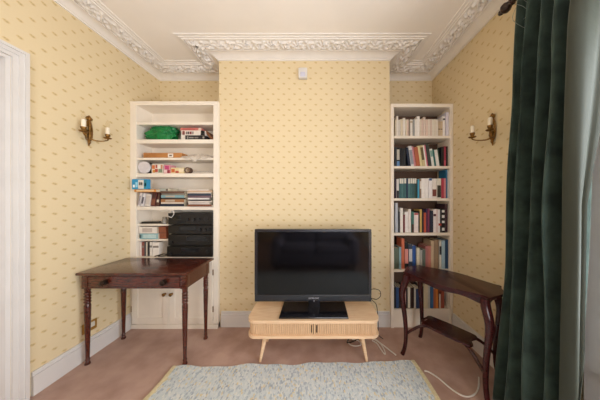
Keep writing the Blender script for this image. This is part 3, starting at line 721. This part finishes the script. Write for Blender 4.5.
# hi-fi separates
HF = mat('black_brushed_panel', '1b1816', .32, .3, var=.15, scale=4, stretch=(1, 40, 40))
DSP = mat('dark_display', '07090b', .1)
KNB = mat('black_knob', '202124', .3, .3)
ztop_h = Zh(210.6, 2.10); edges = [256.6, 246.2, 234.4, 225.2, 213]
hl = ['bottom black audio unit in the stack, wide tape deck standing on the cupboard worktop', 'black audio unit second from the bottom of the stack', 'slim black tuner third from the bottom of the audio stack', 'topmost black amplifier in the audio stack with round knobs']
z = ZW + .0008
for i in range(4):
    z0 = z; z1 = Zh(edges[i+1], 2.085) - .001
    x0, x1 = X(168.6 - (1.2 if i == 0 else 0), 2.085), X(212.6, 2.085)
    t = thing('audio_unit', hl[i], 'hi-fi unit', ((x0 + x1) / 2, 2.19, z0), group='black audio units in the alcove stack')
    zf = z0 + .008
    build('case', MB().box(x0 + .006, x1 - .006, 2.092, 2.295, zf, z1, .002), BLACKP, t)
    build('front_panel', MB().box(x0, x1, 2.078, 2.092, zf, z1, .002), HF, t)
    m = MB()
    for fx in (x0 + .04, x1 - .04):
        for fy in (2.12, 2.27): m.lathe([(.012, z0), (.014, z0 + .004), (.014, zf + .001)], (fx, fy, 0), 12)
    build('feet', m, BLACKP, t)
    h = z1 - zf; wd = x1 - x0
    d0, d1 = ((.32, .72), (.42, .85), (.26, .62), (.1, .3))[i]
    build('display', MB().box(x0 + wd * d0, x0 + wd * d1, 2.0765, 2.079, zf + h * .45, zf + h * .82), DSP, t)
    kn = ((.08, .3), (.9, .5)) if i < 2 else ((.72, .5), (.84, .5), (.93, .5)) if i == 2 else ((.45, .45), (.58, .45), (.70, .45), (.88, .5))
    for kx, kz in kn:
        rk = min(.018, h * .2) * (1.4 if (i == 3 and kx > .8) else 1)
        build('knob', MB().lathe([(rk, 2.078), (rk, 2.066), (rk * .9, 2.063), (rk * .3, 2.062)], (x0 + wd * kx, 0, zf + h * kz), 16, 'y'), KNB, t, smooth=True)
    for b in range(7): build('button', MB().box(x0 + wd * (.16 + .035 * b), x0 + wd * (.185 + .035 * b), 2.074, 2.079, zf + h * .15, zf + h * .3, .001), KNB, t)
    z = z1 + .0006
t = thing('white_cable', 'pale cable hanging over the top left of the black audio stack', 'cable', (X(169, 2.07), 2.07, z))
build('cable_run', MB().tube([(X(160, 2.078), 2.078, zE - .048), (X(168, 2.075), 2.066, zE - .046), (X(173, 2.07), 2.062, zE - .04), (X(174.5, 2.07), 2.062, zE - .075), (X(171.5, 2.07), 2.068, zE - .115), (X(168, 2.07), 2.069, zE - .10)], .004, 6, 2), CABLEW, t, smooth=True)

# ------------------------------------------------------------------ writing table
TZ = .777; TX0, TX1, TY0, TY1 = -1.994, -1.080, 1.603, 2.035
tab = thing('writing_table', 'dark mahogany writing table with turned legs and a drawer by the left wall', 'table', ((TX0 + TX1) / 2, 1.83, 0))
build('table_top', MB().box(TX0, TX1, TY0, TY1, TZ - .022, TZ, .006, 3), MAHOG, tab, smooth=True)
AX0, AX1, AY0, AY1 = -1.951, -1.090, 1.614, 1.962
za, zbm = TZ - .022, TZ - .132
m = MB()
m.box(AX0, AX1, AY1 - .02, AY1, zbm, za); m.box(AX0, AX0 + .02, AY0, AY1, zbm, za); m.box(AX1 - .02, AX1, AY0, AY1, zbm, za)
m.box(AX0, AX1, AY0 + .004, AY0 + .02, zbm, zbm + .012); m.box(AX0, AX1, AY0 + .004, AY0 + .02, za - .01, za)
build('apron', m, MAHOG, tab)
lx = (AX0 + .022, AX1 - .022); ly = (AY0 + .022, AY1 - .022)
dwr = build('drawer', MB().box(lx[0] + .03, lx[1] - .03, AY0, AY0 + .02, zbm + .014, za - .012, .003), mat('mahogany_drawer_front', '36150f', .24, scale=5, col2='5c281a', stretch=(3, 26, 26), coat=.35), tab)
for px in (105.5, 164.4):
    c = (X(px, AY0), 0, zbm + .055)
    build('drawer_knob', MB().lathe([(.024, AY0), (.024, AY0 - .004), (.010, AY0 - .007), (.009, AY0 - .016), (.019, AY0 - .022), (.021, AY0 - .03), (.012, AY0 - .037), (.002, AY0 - .038)], c, 18, 'y'), mat('dark_bronze_knob', '2a1c14', .3, .6), dwr, smooth=True)
legp = [(.012, 0), (.018, .003), (.019, .012), (.013, .028), (.011, .034), (.016, .04), (.016, .047), (.0125, .052), (.014, .12), (.018, .30), (.0215, .46), (.022, .50), (.017, .512), (.017, .516)]
zz = .516
for k in range(4): legp += [(.021, zz + .004), (.0235, zz + .011), (.021, zz + .018), (.016, zz + .022)]; zz += .024
legp += [(.02, zz + .004), (.022, zbm)]
for a in lx:
    for b in ly:
        m = MB().lathe(legp, (a, b, 0), 18)
        m.box(a - .0237, a + .0237, b - .0237, b + .0237, zbm - .001, za - .0005, .002)
        build('leg', m, MAHOG, tab, smooth=True)

# ------------------------------------------------------------------ tv unit and television
UX, UW, UY0, UY1 = -.034, .562, 1.622, 1.945
def rrect(x0, x1, y0, y1, r, n=10):
    o = []
    for cx, cy, a in ((x1 - r, y0 + r, -90), (x1 - r, y1 - r, 0), (x0 + r, y1 - r, 90), (x0 + r, y0 + r, 180)):
        for k in range(n + 1):
            t_ = math.radians(a + 90 * k / n); o.append((cx + r * math.cos(t_), cy + r * math.sin(t_)))
    return o
tvu = thing('tv_stand', 'low pale oak tv stand with rounded corners and tambour front on splayed legs', 'tv stand', (UX, 1.78, 0))
build('top_board', MB().prism(rrect(UX - UW, UX + UW, UY0, UY1, .075), .351, .376, .006), OAK, tvu, smooth=True)
build('bottom_board', MB().prism(rrect(UX - UW, UX + UW, UY0, UY1, .075), .224, .247, .006), OAK, tvu, smooth=True)
# tambour: real slats around the front and the rounded ends
def tam(x0, x1):
    o = rrect(UX - UW + .014, UX + UW - .014, UY0 + .014, UY1 - .012, .062, 14)
    return o
def slats(side):
    m = MB(); pitch = .0155
    xa = UX + side * .002; xe = UX + side * (UW - .014 - .062)
    n = int(abs(xe - xa) / pitch)
    for k in range(n):
        x = xa + side * (k + .5) * (abs(xe - xa) / n); hw = abs(xe - xa) / n / 2 - .0012
        m.box(x - hw, x + hw, UY0 + .012, UY0 + .024, .247, .351, .0022, 1)
    rr = .062; c = (xe, UY0 + .014 + rr)
    for k in range(6):
        a = math.radians(-90 + side * (k + .5) * 15); 
        M = Matrix.Translation((c[0] + rr * math.cos(a), c[1] + rr * math.sin(a), 0)) @ Matrix.Rotation(a + PI / 2, 4, 'Z')
        m.box(-.0068, .0068, -.002, .01, .247, .351, .002, 1, M)
    yy = c[1]
    while yy < UY1 - .03:
        xx = UX + side * (UW - .014); m.box(min(xx, xx - side * .012), max(xx, xx - side * .012), yy + .001, yy + .0145, .247, .351, .0022, 1); yy += .0155
    return m
TAM = mat('tambour_oak', 'd3ac86', .5, scale=7, col2='e2c09a', stretch=(20, 20, 1.5))
for s in (-1, 1):
    d = build('tambour_door', slats(s), TAM, tvu)
    hx = X(314.1 + s * 2.6, UY0)
    build('finger_slot', MB().box(hx - .005, hx + .005, UY0 + .0095, UY0 + .013, .27, .332, .001, 1), mat('slot_shadow_wood', '4a3520', .6), d)
m = MB(); m.box(UX - UW + .05, UX + UW - .05, UY0 + .03, UY1 - .02, .247, .351)
build('carcass', m, mat('inner_oak', '8d6b48', .6), tvu)
for sx, xb, xt in ((-1, X(260, 1.66), -.452), (1, X(367, 1.66), .384)):
    for yb, yt in ((1.664, 1.72), (1.905, 1.86)):
        m = MB().tube([(xb, yb, 0.001), (xb + (xt - xb) * .5, (yb + yt) / 2, .112), (xt, yt, .226)], [.0105, .0165, .0215], 16)
        build('leg', m, OAK, tvu, smooth=True)

TVY = 1.80
tx0, tx1, tz0, tz1 = X(255, TVY), X(371.2, TVY), Zh(301, TVY), Zh(229, TVY)
tv = thing('television', 'large black flat screen television on the oak tv stand', 'television', ((tx0 + tx1) / 2, TVY, .376))
m = MB(); m.box(tx0 + .004, tx1 - .004, TVY + .004, TVY + .05, tz0 + .004, tz1 - .004, .008); m.box(tx0 + .12, tx1 - .12, TVY + .045, TVY + .09, tz0 + .1, tz1 - .15, .02)
build('back_shell', m, BLACKP, tv)
bz = tz0 + .062
m = MB()
m.box(tx0, tx1, TVY - .012, TVY + .01, tz0, bz, .004); m.box(tx0, tx1, TVY - .012, TVY + .01, tz1 - .026, tz1, .004)
m.box(tx0, tx0 + .026, TVY - .012, TVY + .01, bz, tz1 - .026); m.box(tx1 - .026, tx1, TVY - .012, TVY + .01, bz, tz1 - .026)
bez = build('bezel', m, mat('tv_bezel', '191b24', .25, coat=.4), tv)
build('screen', MB().box(tx0 + .024, tx1 - .024, TVY - .007, TVY + .004, bz - .002, tz1 - .024), SCREEN, tv)
cu = bpy.data.curves.new('logo_curve', 'FONT'); cu.body = 'SAMSUNG'; cu.size = .019; cu.extrude = .0006; cu.align_x = 'CENTER'; cu.space_character = 1.15
tmp = bpy.data.objects.new('tmp_logo', cu); C.objects.link(tmp)
bpy.context.view_layer.update()
me = bpy.data.meshes.new_from_object(tmp.evaluated_get(bpy.context.evaluated_depsgraph_get()))
bpy.data.objects.remove(tmp)
me.transform(Matrix.Translation(Vector((X(313.8, TVY), TVY - .0126, tz0 + .026)) - tv.location) @ Matrix.Rotation(PI / 2, 4, 'X') @ Matrix.Diagonal((1.0, 1, 1, 1)))
me.materials.append(SILVER); lg = bpy.data.objects.new('logo', me); C.objects.link(lg); lg.parent = bez
zu = .3768
bx0, bx1 = X(279, 1.652), X(348.5, 1.652)
build('stand_base', MB().box(bx0, bx1, 1.642, 1.905, zu, zu + .012, .003), GLOSSB, tv)
xc = (bx0 + bx1) / 2
build('stand_neck', MB().prism(rrect(xc - .055, xc + .055, 1.80, 1.85, .02, 6), zu + .011, tz0 + .08, .0), GLOSSB, tv, smooth=True)
m = MB().box(xc - .002, xc + .002, 1.72, 1.722, zu + .03, zu + .04); m.bm.clear()
m.box(xc - .003, xc + .003, TVY - .0135, TVY - .011, tz0 + .001, tz0 + .012, .001); build('power_light', m, SILVER, bez)

# cables round the television
t = thing('tv_cable', 'black cable looping beside the television down behind the oak tv stand', 'cable', (X(377, 1.95), 1.955, 0))
def PX(px, py, y): return (X(px, y), y, Zh(py, y))
build('cable_run', MB().tube([PX(366, 291, 1.93), PX(373, 289, 1.97), PX(379.5, 290.5, 1.98), PX(380.5, 296, 1.98), PX(376, 299.5, 1.975), PX(371.5, 298, 1.96), PX(373, 301, 1.965), PX(376, 304, 1.97), PX(377.5, 312, 1.975), PX(378.5, 330, 1.98), (X(378, 1.99), 1.99, .006), (X(383, 1.93), 1.93, .006)], .0035, 6, 2), BLACKP, t, smooth=True)
def floor_cable(name, label, pts, r, m_, cat='cable', lift=0):
    q = []
    for px, py in pts:
        y = F * EYE / (py - VY); q.append((X(px, y), y, r + .0005 + lift))
    t = thing(name, label, cat, (q[0][0], q[0][1], 0))
    build('cable_run', MB().tube(q, r, 6, 2), m_, t, smooth=True)
floor_cable('white_cable', 'white cable curling over the carpet from rug edge to the side table', [(424.5, 371.6), (428, 372.3), (433, 375), (440, 380), (448, 387), (456, 393), (464, 397), (471, 397), (476, 393.5), (478.6, 387), (478.8, 378)], .0052, CABLEW)
floor_cable('white_cable', 'white cable loop on the carpet beyond the right leg of tv stand', [(372, 341), (377, 344), (381, 350), (385, 355), (384.5, 351), (381, 345), (376, 340), (370, 338)], .005, CABLEW)
floor_cable('white_cable', 'white cable running from behind the tv stand towards the rug corner', [(366, 338), (374, 341), (382, 346), (389, 351.5), (396, 357)], .0052, CABLEW, lift=.011)
floor_cable('white_cable', 'thin white cable loop on carpet under the right end of tv stand', [(347, 341), (350, 345), (356, 346.5), (361, 345), (358, 341), (352, 340)], .004, CABLEW)
floor_cable('black_cable', 'black cable on the carpet behind the right leg of tv stand', [(350, 338), (347, 343), (353, 342), (360, 338.5)], .005, BLACKP)

# ------------------------------------------------------------------ side table (set askew by the right wall)
ang = math.atan2(-.78, .626)
st = thing('side_table', 'dark mahogany side table with serpentine top, curved legs and small undershelf', 'table', (1.082, 1.622, 0), (0, 0, ang))
STZ = .732
def serp(hl, hw, n=24, amp=.028):
    o = []
    def wv(t): return amp * math.cos(2 * PI * t) - amp * .2          # bulge mid-side, hollow to the corners
    for k in range(n): t = k / n - .5; o.append((2 * t * hl * .94, -hw - wv(t * 1.0) + .006))
    for k in range(n): t = k / n - .5; o.append((hl + wv(t) * .8 - .006, 2 * t * hw * .92))
    for k in range(n): t = .5 - k / n; o.append((2 * t * hl * .94, hw + wv(t) - .006))
    for k in range(n): t = .5 - k / n; o.append((-hl - wv(t) * .8 + .006, 2 * t * hw * .92))
    return o
build('table_top', MB().prism(serp(.33, .185), STZ - .018, STZ, .006), DARKW, st, smooth=True, local=True)
m = MB(); o_ = serp(.303, .162, 24, .012); n = len(o_)
def dz(i):                                                           # shaped lower edge
    t = (i % 24) / 24; return .026 + .022 * abs(2 * t - 1) ** 1.5 + .008 * math.cos(4 * PI * t)
top = [m.bm.verts.new((x, y, STZ - .017)) for x, y in o_]; bot = [m.bm.verts.new((x, y, STZ - .02 - dz(i))) for i, (x, y) in enumerate(o_)]
ti = [m.bm.verts.new((x * .93, y * .9, STZ - .017)) for x, y in o_]; bi = [m.bm.verts.new((x * .93, y * .9, STZ - .02 - dz(i))) for i, (x, y) in enumerate(o_)]
for i in range(n):
    j = (i + 1) % n
    m.bm.faces.new((top[i], top[j], bot[j], bot[i])); m.bm.faces.new((ti[j], ti[i], bi[i], bi[j])); m.bm.faces.new((bot[i], bot[j], bi[j], bi[i])); m.bm.faces.new((top[j], top[i], ti[i], ti[j]))
build('apron', m, DARKW, st, smooth=True, local=True)
for sx in (-1, 1):
    for sy in (-1, 1):
        dx, dy = sx * .80, sy * .60
        def L(o, z): return (sx * .27 + dx * o, sy * .158 + dy * o, z)
        m = MB().tube([L(.0, STZ - .018), L(.006, .66), L(.026, .60), L(.034, .54), L(.026, .45), L(.012, .34), L(.004, .22), L(.006, .12), L(.02, .04), L(.034, .003)], [.028, .030, .029, .026, .022, .0195, .0175, .0165, .0165, .018], 10, 2, .85)
        build('leg', m, DARKW, st, smooth=True, local=True)
        m = MB().tube([(sx * .12, sy * .058, .292), (sx * .17, sy * .088, .282), (sx * .215, sy * .118, .25), (sx * .258, sy * .139, .205), (sx * .28, sy * .152, .172)], [.010, .0125, .012, .011, .010], 8, 2, .8)
        build('stretcher', m, DARKW, st, smooth=True, local=True)
so = []
for k in range(16): t_ = k / 16; so.append((-.17 + .34 * t_, -.086 - .008 * math.sin(PI * t_)))
for k in range(12): t_ = k / 12; so.append((.17 + .014 * math.sin(3 * PI * t_), -.086 + .172 * t_))
for k in range(16): t_ = k / 16; so.append((.17 - .34 * t_, .086 + .008 * math.sin(PI * t_)))
for k in range(12): t_ = k / 12; so.append((-.17 - .014 * math.sin(3 * PI * t_), .086 - .172 * t_))
build('undershelf', MB().prism(so, .293, .309, .004), DARKW, st, smooth=True, local=True)

# ------------------------------------------------------------------ rug
rc = [(-1.172, 1.598), (.806, 1.658), (.90, -.12), (-1.205, -.14)]        # back left, back right, front right, front left
rug = thing('rug', 'pale grey blue and yellow flecked woven rug in front of tv stand', 'rug', (-.16, .75, 0))
def rp(u, v):
    a, b, c, d = [Vector(p) for p in rc]
    p = (a * (1 - u) + b * u) * (1 - v) + (d * (1 - u) + c * u) * v
    back = max(0, 1 - v / .12)
    w = .006 * math.sin(u * 21 + 1) * back + .004 * math.sin(u * 47) * back
    return Vector((p.x + .006 * math.sin(v * 17), p.y + w * 1.3, .011 + .0035 * (noise.noise(Vector((u * 9, v * 9, 0))) + .5) + .004 * back * max(0, math.sin(u * 26))))
m = MB(); m.grid(lambda u, v: rp(u, v), 90, 60)
g = bmesh.ops.extrude_face_region(m.bm, geom=list(m.bm.faces))
for v in g['geom']:
    if isinstance(v, bmesh.types.BMVert): v.co.z = .001
build('rug_weave', m, rug_mat(), rug, smooth=30)
BIND = mat('cream_binding', 'd8cba6', .9, var=.1, scale=80, bump=.5, bscale=200)
for u in (0, 1):
    m = MB(); s = 1 if u else -1
    pts = [rp(u, k / 60) for k in range(61)]
    prev = None
    for p in pts:
        ring = [m.bm.verts.new((p.x + s * a - s * .012, p.y, z)) for a, z in ((0, p.z + .004), (.016, p.z + .0055), (.03, p.z + .003), (.032, .001), (0, .001))]
        if prev:
            for j in range(5): m.bm.faces.new((prev[j], prev[(j+1) % 5], ring[(j+1) % 5], ring[j]))
        else: m.bm.faces.new(ring)
        prev = ring
    m.bm.faces.new(prev)
    build('edge_binding', m, BIND, rug, smooth=True)

# ------------------------------------------------------------------ curtain and pole
PZ, PXX = 2.742, 1.335
pole = thing('curtain_pole', 'dark turned wood curtain pole with finial above the green curtain', 'curtain pole', (PXX, 1.33, PZ))
PW = mat('dark_pole_wood', '2e1a12', .3, var=.2, scale=10)
build('rod', MB().lathe([(.017, -1.2), (.017, 1.34)], (PXX, 0, PZ), 16, 'y'), PW, pole, smooth=True)
build('finial', MB().lathe([(.017, 1.33), (.024, 1.335), (.024, 1.342), (.015, 1.348), (.024, 1.358), (.034, 1.375), (.034, 1.39), (.022, 1.405), (.015, 1.41), (.019, 1.418), (.014, 1.43), (.004, 1.436)], (PXX, 0, PZ), 18, 'y'), PW, pole, smooth=True)
for yy in (1.30, -1.1):
    m = MB().tube([(XR, yy, PZ + .0), (XR - .05, yy, PZ - .01), (PXX, yy, PZ - .022)], [.014, .011, .012], 10, 1); build('bracket', m, PW, pole, smooth=True)
cur = thing('curtain', 'long dark green velvet curtain hanging in deep folds at the right', 'curtain', (1.34, 1.15, 0))
# plan of the folds (far end first); each control: (x, y) at mid height
plan = [(1.43, 1.30), (1.40, 1.325), (1.335, 1.315), (1.30, 1.29), (1.34, 1.27), (1.415, 1.262), (1.425, 1.245), (1.36, 1.235), (1.28, 1.215), (1.265, 1.195), (1.33, 1.175), (1.42, 1.17), (1.425, 1.15), (1.34, 1.135), (1.245, 1.115), (1.235, 1.095), (1.31, 1.075), (1.425, 1.065), (1.425, 1.045), (1.33, 1.03), (1.225, 1.02), (1.215, 1.0), (1.29, .985), (1.40, .98), (1.395, .962), (1.31, .955), (1.245, .948)]
plan2 = [(1.245, .948), (1.222, .940), (1.207, .925), (1.215, .905), (1.25, .89), (1.31, .888), (1.36, .893), (1.40, .885), (1.435, .882)]
def spl(pl, t):
    n = len(pl) - 1; f = t * n; i = min(int(f), n - 1); f -= i
    p0, p1, p2, p3 = [Vector(pl[min(max(j, 0), n)]) for j in (i - 1, i, i + 1, i + 2)]
    return .5 * ((2 * p1) + (-p0 + p2) * f + (2*p0 - 5*p1 + 4*p2 - p3) * f * f + (-p0 + 3*p1 - 3*p2 + p3) * f ** 3)
ZT, ZB = 2.707, .012
def cf(u, v, pl=plan, far=0.):
    p = spl(pl, u); z = ZB + (ZT - ZB) * v; u = u * .8 + .0 if pl is plan else .8 + .2 * u
    top = max(0, (v - .82) / .18); low = 1 - v
    cy, cx = 1.08, 1.335
    # gathered and flattened at the heading, swelling toward the hem
    x = cx + (p.x - cx) * (1 - .45 * top + .18 * low) - .135 * low ** 2 * max(0, .85 - u)
    y = cy + (p.y - cy) * (1 - .05 * top + .04 * low)
    y += .05 * low ** 1.3 * (.8 - u) if u < .8 else 0
    wob = 1 - .8 * top if u < .8 else .35
    x += .034 * noise.noise(Vector((u * 8, v * 3.2, 0))) * wob; y += .026 * noise.noise(Vector((u * 8, v * 2.6, 5))) * wob
    if u > .8: k = min(1, (u - .8) / .03); x = x * (1 - k) + k * (1.2 - .045 * low + (x - 1.2) * (1 - .86 * min(1, low / .5)))
    if y < 1.06: x = min(x, 1.425 - 1.6 * low * (1.06 - y))
    return (min(x, 1.448), y, z)
m = MB(); m.grid(cf, 300, 70)
o = build('curtain_drop', m, VELVET, cur, smooth=179)
sm = o.modifiers.new('Solidify', 'SOLIDIFY'); sm.thickness = .003
m = MB(); m.grid(lambda u, v: cf(u, v, plan2), 70, 70)  # near edge as its own part, coloured to carry the window light on it
o = build('curtain_lit_edge', m, mat('grey_green_lit_edge', '33382f', .7, var=.04, scale=8, sheen=.3, bump=.1, bscale=30), cur, smooth=179)
o['label'] = 'grey green near edge of the curtain, window light put into its colour'
sm = o.modifiers.new('Solidify', 'SOLIDIFY'); sm.thickness = .003
m = MB()
for k in range(9):
    yy = 1.30 - k * .05
    m.lathe([(.021, -.004), (.026, -.004), (.026, .004), (.021, .004), (.021, -.004)], (PXX, yy, PZ - .004), 16, 'y', cap=False)
build('curtain_ring', m, PW, pole, smooth=True)
m = MB()
for k, (u0, u1) in enumerate(((.10, .24), (.16, .3), (.05, .2))):
    m.tube([Vector(cf(u0, .99)) + Vector((-.02, 0, 0)), Vector(cf((u0+u1)/2, .972 - .006 * k)) + Vector((-.03, 0, -.02 * k)), Vector(cf(u1, .94 - .015 * k)) + Vector((-.02, 0, 0))], .0012, 5, 2)
build('heading_cord', m, mat('pale_cord', '7d8a84', .7), cur)

# ------------------------------------------------------------------ sofa behind the camera (seen only as a dim reflection in the screen)
SOF = mat('pale_mauve_upholstery', '9a93a6', .9, var=.08, scale=12, sheen=.2)
sofa = thing('sofa', 'pale mauve two-seat sofa standing opposite the television', 'sofa', (-.05, -.55, 0))
build('base', MB().box(-.9, .8, -.95, -.22, .1, .34, .03), SOF, sofa, smooth=True)
for a, b in ((-.72, -.06), (-.04, .62)):
    build('seat_cushion', MB().box(a, b, -.75, -.18, .34, .48, .05, 4), SOF, sofa, smooth=True)
    build('back_cushion', MB().box(a, b, -.86, -.66, .48, .88, .07, 4), SOF, sofa, smooth=True)
build('backrest', MB().box(-.9, .8, -1.0, -.84, .1, .82, .05, 4), SOF, sofa, smooth=True)
for a in (-.92, .62): build('arm', MB().box(a, a + .2, -.95, -.2, .1, .62, .07, 4), SOF, sofa, smooth=True)
for a in (-.82, .72):
    for b in (-.9, -.28): build('leg', MB().lathe([(.015, 0), (.025, .1)], (a, b, 0), 12), MAHOG, sofa)

# ------------------------------------------------------------------ daylight and added frontal fill
def area(name, loc, rot, sx, sy, e, col):
    l = bpy.data.lights.new(name, 'AREA'); l.shape = 'RECTANGLE'; l.size, l.size_y, l.energy, l.color = sx, sy, e, col
    o = bpy.data.objects.new(name, l); C.objects.link(o); o.location = loc; o.rotation_euler = rot
    return o
area('window_daylight', (XR + .32, (WY0 + WY1) / 2, (WZ0 + WZ1) / 2), (0, PI / 2, 0), WZ1 - WZ0, WY1 - WY0, 58, (.97, .985, 1))
area('added_front_fill', ((FX0 + FX1) / 2, YF - .28, (FZ0 + FZ1) / 2), (PI / 2, 0, 0), FX1 - FX0, FZ1 - FZ0, 56, (.98, .985, 1))  # lamp added for frontal fill, outside the unseen window
wd = bpy.data.worlds.new('overcast_sky'); bpy.context.scene.world = wd; wd.use_nodes = True
bg = wd.node_tree.nodes['Background']; bg.inputs[0].default_value = (.80, .90, 1, 1); bg.inputs[1].default_value = 1.2

# ------------------------------------------------------------------ camera
cam = bpy.data.cameras.new('camera'); co = bpy.data.objects.new('camera', cam); C.objects.link(co)
co.location = (0, 0, EYE); co.rotation_euler = (PI / 2, 0, 0)
cam.sensor_width = 36; cam.lens = F / 600 * 36; cam.shift_x = -(VX - 300) / 600; cam.clip_start = .02
sc = bpy.context.scene; sc.camera = co
sc.view_settings.view_transform = 'Standard'; sc.view_settings.look = 'None'; sc.view_settings.gamma = 1; sc.view_settings.exposure = .74
sc.view_settings.use_curve_mapping = False
sc.cycles.use_denoising = True; sc.cycles.max_bounces = 10; sc.cycles.diffuse_bounces = 6; sc.cycles.transparent_max_bounces = 12
sc.cycles.caustics_reflective = False; sc.cycles.caustics_refractive = False
try: sc.cycles.denoiser = 'OPENIMAGEDENOISE'
except Exception: pass
